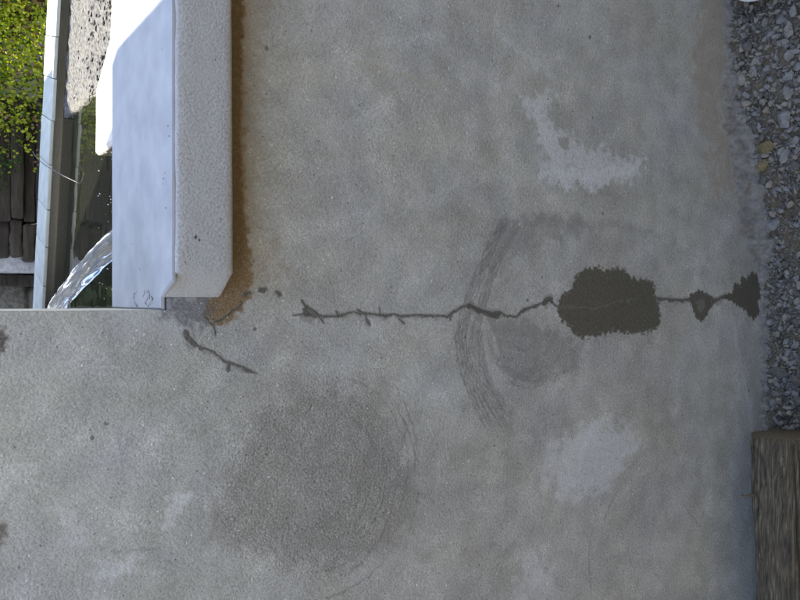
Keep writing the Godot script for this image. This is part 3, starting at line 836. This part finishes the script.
func build_trough_pieces() -> void:
	# rough stone slab lying in the sunny end of the trough
	var st := SurfaceTool.new()
	st.begin(Mesh.PRIMITIVE_TRIANGLES)
	var nz := noise(101, 3.0, 3)
	var nb := noise(102, 40.0, 3)
	var rows := []
	for j in 41:
		var t := j / 40.0
		var row := PackedVector3Array()
		for i in 41:
			var s := i / 40.0
			var left := lerpf(0.298, 0.286, t) + 0.006 * nz.get_noise_1d(t * 3.0)
			var x := lerpf(left, 0.745, s)
			var zback := -0.735 + 0.31 * x + 0.004
			var z := lerpf(zback, -0.275, t)
			var y := WATER + 0.005 + 0.005 * nb.get_noise_2d(x, z) - 0.004 * smoothstep(0.55, 1.0, t)
			if s == 0.0 or t == 1.0:
				y = WATER - 0.05
			row.append(Vector3(x, y, z))
		rows.append(row)
	rows.reverse()
	sheet(st, rows)
	var slab := thing("stone_slab", Vector3.ZERO, "rough sunlit stone slab with dark algae lying in the trough", "slab")
	part("slab_body", done(st), M.slab, slab)
	# crusts of dark algae, thick along its wet edge
	rng.seed = 105
	var crust := stone_mesh(262)
	var al := SurfaceTool.new()
	al.begin(Mesh.PRIMITIVE_TRIANGLES)
	for k in 2600:
		var t := pow(rng.randf(), 0.55)
		var x := rng.randf_range(0.29, 0.70)
		var z := lerpf(-0.735 + 0.31 * x, -0.275, t)
		if nz.get_noise_2d(x * 9.0, z * 9.0) < 0.30 - 0.5 * t:
			continue
		var size := rng.randf_range(0.003, 0.011) * (0.4 + 0.6 * t)
		al.append_from(crust, 0, Transform3D(Basis(Vector3.UP, rng.randf() * TAU).scaled(Vector3(1.0, 0.35, 1.0) * size), Vector3(x, WATER + 0.005 - 0.004 * smoothstep(0.55, 1.0, t) + 0.005 * nb.get_noise_2d(x, z), z)))
	part("algae", al.commit(), M.algae, slab).set_meta("kind", "stuff")
	var block := part("concrete_ledge", prism([Vector2(0.2076, -0.388), Vector2(0.295, -0.386), Vector2(0.345, -0.300), Vector2(0.60, -0.262), Vector2(0.60, -0.209), Vector2(0.2076, -0.209)], 0.662, WATER + 0.006, 0.004, 0.004, 3), M.ledge, self)
	tag(block, "pale sunlit concrete ledge inside the trough beside the low wall", "ledge")

func build_pillar() -> void:
	var p := thing("fountain_pillar", Vector3(-0.118, 0.0, -0.70), "square concrete fountain pillar with a metal spout, behind the tall wall", "pillar")
	part("shaft", rough_box(Vector3(0.22, 0.98, 0.24), 0.06, 0.002, 0.008, 111), M.coping, p, Vector3(-0.01, 0.66 + 0.49, 0.0))
	part("pillar_cap", rough_box(Vector3(0.25, 0.05, 0.27), 0.05, 0.002, 0.012, 112), M.coping, p, Vector3(-0.01, 1.664, 0.0))
	var path := PackedVector3Array([Vector3(-0.02, 1.017, 0.10), Vector3(0.01, 1.017, 0.15), Vector3(0.030, 1.016, 0.195), Vector3(0.041, 1.0145, 0.224)])
	part("spout", tube(path, func(_t, _a): return 0.0105, 20), M.pipe, p)

# ------------------------------------------------------------------ behind the trough
func build_back() -> void:
	# old boards stacked crosswise to the view
	var w := thing("board_stack", Vector3(0.22, 0.78, -1.42), "stack of dark weathered boards behind the trough", "board stack")
	rng.seed = 31
	var meshes := []
	for k in 6:
		meshes.append(rough_box(Vector3(0.30, 0.026 + 0.002 * (k % 3), 0.16), 0.03, 0.003, 0.004, 130 + k))
	var short_meshes := []
	for k in 4:
		short_meshes.append(rough_box(Vector3(0.095, 0.030, 0.13), 0.02, 0.006, 0.008, 140 + k))
	for k in 19:
		var b := part("board", meshes[k % 6], M.board if rng.randf() < 0.5 else M.board_dark, w, Vector3(0.13 + rng.randf_range(-0.015, 0.015), 0.03 + k * 0.0295, rng.randf_range(-0.015, 0.015)))
		b.rotation.y = rng.randf_range(-0.02, 0.02)
		b.rotation.z = rng.randf_range(-0.006, 0.006)
		var c := part("board", short_meshes[k % 4], M.board_dark if rng.randf() < 0.6 else M.board, w, Vector3(-0.072 + rng.randf_range(-0.008, 0.008), 0.03 + k * 0.0295, rng.randf_range(-0.01, 0.01)))
		c.rotation.z = rng.randf_range(-0.05, 0.05)
	# stones beside it
	var pale := part("stone_block", rough_box(Vector3(0.068, 0.34, 0.15), 0.02, 0.004, 0.008, 150), M.block_pale, self, Vector3(0.102, 0.95, -1.44))
	tag(pale, "pale grey stone block standing beside the stack of boards", "stone block")
	var beam := part("timber_beam", rough_box(Vector3(0.030, 0.34, 0.10), 0.02, 0.003, 0.004, 151), M.board_dark, self, Vector3(0.050, 0.95, -1.47))
	tag(beam, "dark timber set between the pale block and the rubble wall", "timber")
	var wall := thing("rubble_wall", Vector3(-0.45, 0.78, -1.58), "tall wall of rough grey stones behind the trough", "wall")
	var sm := []
	for k in 6:
		sm.append(rough_box(Vector3(0.17, 0.105, 0.24), 0.035, 0.012, 0.02, 160 + k))
	part("mortar_core", rough_box(Vector3(0.90, 1.15, 0.18), 0.1, 0.004, 0.01, 170), M.mortar, wall, Vector3(-0.02, 0.575, 0.0))
	for r in 11:
		for c in 6:
			var x := -0.40 + c * 0.165 + (0.02 if r % 2 else -0.02)
			if r >= 3 and c == 5:
				x -= 0.13
			part("stone", sm[(r * 5 + c * 3) % 6], M.rubble if rng.randf() < 0.75 else M.stone_b, wall, Vector3(x, 0.052 + r * 0.104, rng.randf_range(-0.008, 0.008)))
	# wires hanging over the cap
	var wp := PackedVector3Array()
	for i in 15:
		var t := i / 14.0
		wp.append(Vector3(lerpf(0.275, 0.185, t), RIM + 0.006 - 0.030 * t * t + 0.006 * sin(t * PI), lerpf(-0.80, -0.53, t)))
	var wire := part("wire", tube(wp, func(_t, _a): return 0.0007, 6), M.wire, self)
	tag(wire, "thin grey wire hanging over the back cap into the trough", "wire")
	build_shrub()

# added fence, unseen behind the camera, sized to dim sky light low on the wall
func build_added_fence() -> void:
	var b := thing("added_fence", Vector3(0.0, -0.07, 1.4), "dark boarded fence added out of view to dim the foot of the fountain wall", "fence")
	for y in [0.4, 1.0, 1.6]:
		part("rail", rough_box(Vector3(7.0, 0.09, 0.05), 0.5, 0.0, 0.005, 301), M.board_dark, b, Vector3(0, y, 0.065))
	for k in 5:
		part("post", rough_box(Vector3(0.1, 1.8, 0.1), 0.3, 0.0, 0.005, 304), M.board_dark, b, Vector3(-3.2 + 1.6 * k, 0.86, 0.142))
	var bm := rough_box(Vector3(0.1945, 1.86, 0.025), 0.3, 0.003, 0.003, 302)
	for k in 36:
		part("board", bm, M.board_dark if k % 3 else M.board, b, Vector3(-3.43 + k * 0.196, 0.93, 0.026))

func build_shrub() -> void:
	var s := thing("shrub", Vector3(0.74, 0.79, -1.30), "sunlit yellow green leafy shrub behind the trough", "shrub")
	rng.seed = 47
	var nz := noise(180, 5.0, 2)
	var st := SurfaceTool.new()
	st.begin(Mesh.PRIMITIVE_TRIANGLES)
	var stems := SurfaceTool.new()
	stems.begin(Mesh.PRIMITIVE_TRIANGLES)
	for k in 26:
		var a := rng.randf() * TAU
		var tip := Vector3(cos(a) * rng.randf_range(0.05, 0.30), rng.randf_range(0.22, 0.40), sin(a) * rng.randf_range(0.04, 0.20))
		var p := PackedVector3Array()
		for i in 6:
			var t := i / 5.0
			p.append(Vector3(tip.x * t * t + 0.02 * cos(a), tip.y * t, tip.z * t * t + 0.02 * sin(a)))
		stems.append_from(tube(p, func(t, _a): return 0.0045 * (1.0 - 0.7 * t), 6), 0, Transform3D.IDENTITY)
	part("stems", stems.commit(), M.wood_stem, s)
	for k in 30000:
		var d := Vector3(rng.randfn(), rng.randfn(), rng.randfn()).normalized()
		var r := pow(rng.randf(), 0.45)
		var p := Vector3(d.x * 0.40, d.y * 0.26, d.z * 0.13) * r * (1.0 + 0.35 * nz.get_noise_3dv(d * 2.0)) + Vector3(0, 0.22, 0)
		if nz.get_noise_3dv(p * 6.0) < -0.3 or p.y < 0.005:
			continue
		var size := rng.randf_range(0.006, 0.011)
		var b := Basis(Vector3(rng.randfn(), rng.randfn(), rng.randfn()).normalized(), rng.randf() * TAU)
		var c := Color(0.26, 0.36, 0.02).lerp(Color(0.50, 0.54, 0.05), rng.randf())
		if rng.randf() < 0.10:
			c = Color(0.26, 0.15, 0.11)
		elif rng.randf() < 0.25:
			c = Color(0.06, 0.12, 0.015)
		var q := [Vector3(0, 0, 0), Vector3(-0.42, 0.5, 0.08), Vector3(0, 1.15, 0.0), Vector3(0.42, 0.5, 0.08)]
		for i in [0, 1, 2, 0, 2, 3]:
			st.set_color(c)
			st.add_vertex(p + b * (q[i] * size))
	st.generate_normals()
	part("foliage", st.commit(), M.leaf, s)
	# dark evergreen hedge added further back, so the water mirrors less bright sky
	var h := thing("added_hedge", Vector3(0.4, 0.78, -3.1), "tall dark evergreen hedge added behind the boards and the shrub to darken the water reflection", "hedge")
	var hs := SurfaceTool.new()
	hs.begin(Mesh.PRIMITIVE_TRIANGLES)
	for k in 26000:
		var p := Vector3(rng.randf_range(-2.6, 2.6), rng.randf_range(0.0, 1.45), rng.randf_range(-0.28, 0.28))
		p += Vector3(0, 0.12, 0.12) * nz.get_noise_3dv(p)
		var b := Basis(Vector3(rng.randfn(), rng.randfn(), rng.randfn()).normalized(), rng.randf() * TAU)
		var c := Color(0.03, 0.055, 0.014).lerp(Color(0.06, 0.09, 0.02), rng.randf())
		var q := [Vector3(0, 0, 0), Vector3(-0.42, 0.5, 0.08), Vector3(0, 1.15, 0.0), Vector3(0.42, 0.5, 0.08)]
		var size := rng.randf_range(0.06, 0.11)
		for i in [0, 1, 2, 0, 2, 3]:
			hs.set_color(c)
			hs.add_vertex(p + b * (q[i] * size))
	hs.generate_normals()
	part("foliage", hs.commit(), M.needle, h)
	var tm := rough_box(Vector3(0.05, 1.2, 0.05), 0.2, 0.006, 0.012, 190)
	for k in 9:
		part("trunk", tm, M.wood_stem, h, Vector3(-2.4 + 0.6 * k, 0.58, 0.0))
	# weeds that grow between the boards
	for at in [Vector3(0.33, 0.92, -1.325), Vector3(0.285, 0.955, -1.325)]:
		var w := thing("weed", at, "small green weed growing out of the board stack", "weed", "weeds in the board stack")
		var ws := SurfaceTool.new()
		ws.begin(Mesh.PRIMITIVE_TRIANGLES)
		for k in 40:
			var p := Vector3(rng.randfn(0, 0.013), rng.randf_range(0, 0.045), rng.randf_range(-0.02, 0.02))
			var b := Basis(Vector3(rng.randfn(), rng.randfn(), rng.randfn()).normalized(), rng.randf() * TAU)
			var q := [Vector3(0, 0, 0), Vector3(-0.42, 0.5, 0.08), Vector3(0, 1.15, 0.0), Vector3(0.42, 0.5, 0.08)]
			for i in [0, 1, 2, 0, 2, 3]:
				ws.set_color(Color(0.05, 0.11, 0.02))
				ws.add_vertex(p + b * (q[i] * 0.009))
		ws.generate_normals()
		part("leaves", ws.commit(), M.leaf, w)

# ------------------------------------------------------------------ ground things
func stone_mesh(seed_: int) -> ArrayMesh:
	var r := RandomNumberGenerator.new()
	r.seed = seed_
	var cuts := []
	for k in 13:
		cuts.append([Vector3(r.randfn(), r.randfn(), r.randfn()).normalized(), r.randf_range(0.42, 0.8)])
	var squash := Vector3(r.randf_range(0.85, 1.25), r.randf_range(0.55, 0.85), r.randf_range(0.8, 1.1))
	var nz := noise(seed_, 1.3, 2)
	var st := SurfaceTool.new()
	st.begin(Mesh.PRIMITIVE_TRIANGLES)
	var rows := []
	for j in 9:
		var row := PackedVector3Array()
		for i in 13:
			var th_ := PI * j / 8.0
			var ph := TAU * (i % 12) / 12.0
			var d := Vector3(sin(th_) * cos(ph), cos(th_), sin(th_) * sin(ph))
			var rad := 1.0 + 0.12 * nz.get_noise_3dv(d)
			for c in cuts:
				var dp: float = d.dot(c[0])
				if dp > 0.01:
					rad = minf(rad, c[1] / dp)
			row.append(d * rad * squash * 0.5)
		rows.append(row)
	st.set_smooth_group(-1)
	sheet(st, rows)
	st.generate_normals()
	return st.commit()

func build_gravel() -> void:
	var variants := []
	for k in 8:
		variants.append(stone_mesh(200 + k))
	rng.seed = 63
	# larger stones one can pick out; x, z, size, material
	var spots := [[0.281, 0.084, 0.0347, 0, 0, "largest pale blocky stone in the gravel, near the ochre stained stone"], [0.358, 0.021, 0.0188, 1, 2, "tan rounded stone lying against the wall foot, near the bowl"], [0.451, 0.032, 0.0135, 2, 1], [0.434, 0.090, 0.0211, 3, 0], [0.425, 0.104, 0.0161, 4, 0], [0.409, 0.107, 0.0145, 5, 2], [0.382, 0.053, 0.0184, 6, 0], [0.414, 0.078, 0.0148, 7, 1], [0.399, 0.089, 0.0130, 0, 0], [0.397, 0.099, 0.0129, 1, 0], [0.392, 0.113, 0.0144, 2, 0], [0.376, 0.104, 0.0226, 3, 0], [0.357, 0.059, 0.0150, 4, 1], [0.336, 0.051, 0.0134, 5, 0], [0.366, 0.065, 0.0133, 6, 0], [0.346, 0.101, 0.0194, 7, 0], [0.342, 0.084, 0.0131, 0, 1], [0.330, 0.091, 0.0180, 1, 0], [0.338, 0.064, 0.0116, 2, 0], [0.320, 0.109, 0.0145, 3, 1], [0.306, 0.097, 0.0131, 4, 0], [0.325, -0.009, 0.0140, 5, 0], [0.325, 0.004, 0.0139, 6, 0], [0.301, -0.003, 0.0122, 7, 0], [0.310, -0.008, 0.0122, 0, 1], [0.328, 0.020, 0.0120, 1, 0], [0.327, 0.031, 0.0119, 2, 1], [0.303, 0.034, 0.0136, 3, 0], [0.228, 0.074, 0.0251, 4, 0, "flat pale stone beside the ochre stained stone"], [0.250, 0.045, 0.0290, 2, 3, "ochre stained stone stuck in the mortar at the wall foot"], [0.220, 0.035, 0.0275, 5, 3, "small ochre stained stone below the larger ochre one"], [0.213, 0.091, 0.0199, 5, 1], [0.246, 0.079, 0.0133, 6, 1], [0.126, 0.033, 0.0297, 7, 0, "pale stone set in the mortar at the wall foot"], [0.161, 0.013, 0.0141, 0, 0], [0.198, 0.028, 0.0173, 1, 1], [-0.121, 0.030, 0.0318, 2, 1, "dark rounded stone in the gravel close to the log end"], [-0.100, 0.044, 0.0175, 3, 1], [-0.135, 0.061, 0.0208, 4, 1], [-0.074, 0.060, 0.0173, 5, 0], [-0.168, 0.061, 0.0208, 6, 1], [0.072, 0.065, 0.0155, 7, 1], [-0.036, 0.060, 0.0156, 0, 1], [0.000, 0.050, 0.0139, 1, 1], [0.301, 0.071, 0.0133, 2, 1], [0.382, 0.014, 0.0137, 3, 2], [0.405, 0.037, 0.0236, 4, 1, "dark rounded stone half sunk in earth at the wall foot"], [0.439, 0.114, 0.0192, 5, 0], [0.357, 0.115, 0.0144, 6, 0]]
	for s in spots:
		var size: float = s[2]
		var y := ground_height(s[0], s[1])
		var o := part("stone", variants[int(s[3]) % 8], [M.stone_a, M.stone_b, M.stone_c, M.ochre][int(s[4])], self, Vector3(s[0], y + size * 0.16, s[1]))
		o.rotation = Vector3(rng.randf_range(-0.3, 0.3), rng.randf() * TAU, rng.randf_range(-0.3, 0.3))
		o.scale = Vector3.ONE * size
		var kind := ["pale grey angular stone lying in the gravel by the wall foot", "dark grey angular stone lying in the gravel by the wall foot", "tan stone lying in the gravel by the wall foot"]
		if s.size() > 5:
			tag(o, s[5], "stone")
		else:
			tag(o, kind[int(s[4])], "stone", ["pale grey stones in the gravel", "dark grey stones in the gravel", "tan stones in the gravel"][int(s[4])])
	# the small gravel between them
	for v in 3:
		var mm := MultiMesh.new()
		mm.transform_format = MultiMesh.TRANSFORM_3D
		mm.mesh = variants[v * 2 + 1]
		var list: Array[Transform3D] = []
		for k in 19000:
			var x := rng.randfn(0.0, 0.75)
			var z := absf(rng.randfn(0.0, 0.42))
			var limit := 0.003 if x < 0.06 or x > 0.30 else 0.016
			if absf(x) < 0.86 and z < limit + 0.02 * rng.randf():
				continue
			if n_mid.get_noise_2d(x * 14.0 + 5.0, z * 14.0) < -0.22 and rng.randf() < 0.7:
				continue
			var s := 0.004 + 0.013 * pow(rng.randf(), 1.8)
			if k >= 9000:
				x = rng.randf_range(-0.7, 0.7)
				z = limit + rng.randf() * 0.22
				s = rng.randf_range(0.0022, 0.0055)
			var b := Basis.from_euler(Vector3(rng.randf() * TAU, rng.randf() * TAU, rng.randf() * TAU)).scaled(Vector3.ONE * s)
			list.append(Transform3D(b, Vector3(x, ground_height(x, z) + s * 0.15, z)))
		mm.instance_count = list.size()
		for i in list.size():
			mm.set_instance_transform(i, list[i])
		var mi := MultiMeshInstance3D.new()
		mi.name = numbered("gravel")
		mi.multimesh = mm
		mi.material_override = [M.stone_a, M.stone_b, M.stone_c][v]
		add_child(mi, true)
		tag(mi, ["pale grey gravel strewn along the wall foot", "dark grey gravel strewn along the wall foot", "tan gravel strewn along the wall foot"][v], "gravel")
		mi.set_meta("kind", "stuff")

func build_log() -> void:
	# round timber lying along the wall; its sawn end faces the crack
	var t := thing("wood_log", Vector3(-0.212, 0.0, 0.089), "weathered brown split log lying on the ground along the wall foot", "log")
	var path := PackedVector3Array()
	for i in 61:
		var k := i / 60.0
		path.append(Vector3(-0.75 * k, -0.004 - 0.012 * k, 0.004 * sin(k * 5.0) + 0.016 * k))
	var nz := noise(211, 1.0, 3)
	var nf := noise(212, 1.0, 3)
	var shape := func(k: float, a: float) -> float:
		var groove := nf.get_noise_3d(cos(a) * 8.0, sin(a) * 8.0, k * 2.2)
		var r := 0.063 * (1.0 + 0.05 * nz.get_noise_3d(cos(a) * 1.5, sin(a) * 1.5, k * 5.0) + 0.05 * groove)
		r -= 0.010 * smoothstep(0.06, 0.20, groove) + 0.005 * smoothstep(0.02, 0.22, nf.get_noise_3d(cos(a) * 16.0 + 5.0, sin(a) * 16.0, k * 5.0))
		if k < 0.012:
			r *= 0.965
		return r
	part("trunk", tube(path, shape, 200, true), M.bark, t)
	var stub := PackedVector3Array([Vector3(-0.095, 0.036, -0.028), Vector3(-0.097, 0.048, -0.039), Vector3(-0.099, 0.053, -0.045), Vector3(-0.098, 0.056, -0.050)])
	part("twig_stub", tube(stub, func(k, _a): return 0.0032 * (1.0 - 0.6 * k), 8), M.endgrain, t)

func build_bowl() -> void:
	var b := thing("bowl", Vector3(0.520, 0.036, 0.075), "white plastic bowl standing on the gravel by the wall", "bowl")
	var prof := [Vector2(0.0, 0.004), Vector2(0.040, 0.004), Vector2(0.052, 0.030), Vector2(0.0555, 0.0315), Vector2(0.0555, 0.0290), Vector2(0.0525, 0.0275), Vector2(0.0425, 0.0), Vector2(0.0, 0.0)]
	var st := SurfaceTool.new()
	st.begin(Mesh.PRIMITIVE_TRIANGLES)
	var rows := []
	for i in 49:
		var a := TAU * (i % 48) / 48.0
		var row := PackedVector3Array()
		for p in prof:
			row.append(Vector3(cos(a) * p.x, p.y, sin(a) * p.x))
		rows.append(row)
	sheet(st, rows)
	part("shell", done(st), M.bowl, b)
	var ring := PackedVector3Array()
	for i in 49:
		var a := TAU * i / 48.0
		ring.append(Vector3(cos(a) * 0.0550, 0.0305, sin(a) * 0.0550))
	part("rim", tube(ring, func(_t, _a): return 0.0022, 8, false), M.bowl, b)

# ------------------------------------------------------------------
func _ready() -> void:
	# camera held on its side: the picture's left is up
	var cam := Camera3D.new()
	cam.name = "camera"
	cam.fov = rad_to_deg(2.0 * atan(300.0 / 785.0))
	cam.near = 0.02
	cam.far = 1000.0
	var pitch := deg_to_rad(33.0)
	var up := Vector3(0, cos(pitch), -sin(pitch))
	var back := Vector3(0, sin(pitch), cos(pitch))
	cam.transform = Transform3D(Basis(-up, Vector3.RIGHT, back), Vector3(0, 1.19, 0.79))
	add_child(cam)
	cam.current = true
	var env := Environment.new()
	var sky := Sky.new()
	var sm := ProceduralSkyMaterial.new()
	sm.sky_top_color = Color(0.40, 0.52, 0.72)
	sm.sky_curve = 0.55
	sm.sky_horizon_color = Color(0.94, 0.93, 0.90)
	sm.ground_horizon_color = Color(0.40, 0.38, 0.34)
	sm.ground_bottom_color = Color(0.2, 0.19, 0.17)
	sm.sun_angle_max = 0.0
	sky.sky_material = sm
	env.background_mode = Environment.BG_SKY
	env.sky = sky
	env.tonemap_mode = Environment.TONE_MAPPER_LINEAR
	env.tonemap_exposure = 4.45
	env.sdfgi_enabled = true
	env.ssao_enabled = true
	env.ssil_enabled = true
	var we := WorldEnvironment.new()
	we.name = "environment"
	we.environment = env
	add_child(we)
	var sun := DirectionalLight3D.new()
	sun.name = "sun"
	sun.light_energy = 1.4
	sun.light_color = Color(1.0, 0.96, 0.88)
	sun.light_angular_distance = 0.5
	sun.shadow_enabled = true
	add_child(sun)
	var flatlen := Vector2(0.47, 1.0).length()
	sun.look_at_from_position(Vector3.ZERO, Vector3(0.47, -flatlen * tan(deg_to_rad(45.0)), 1.0), Vector3.UP)
	n_low = noise(1, 1.0, 3)
	n_mid = noise(2, 1.0, 3)
	n_fine = noise(3, 1.0, 3)
	materials()
	build_ground()
	build_fountain()
	build_pillar()
	build_back()
	build_added_fence()
	build_trough_pieces()
	build_water()
	build_log()
	build_bowl()
	build_gravel()
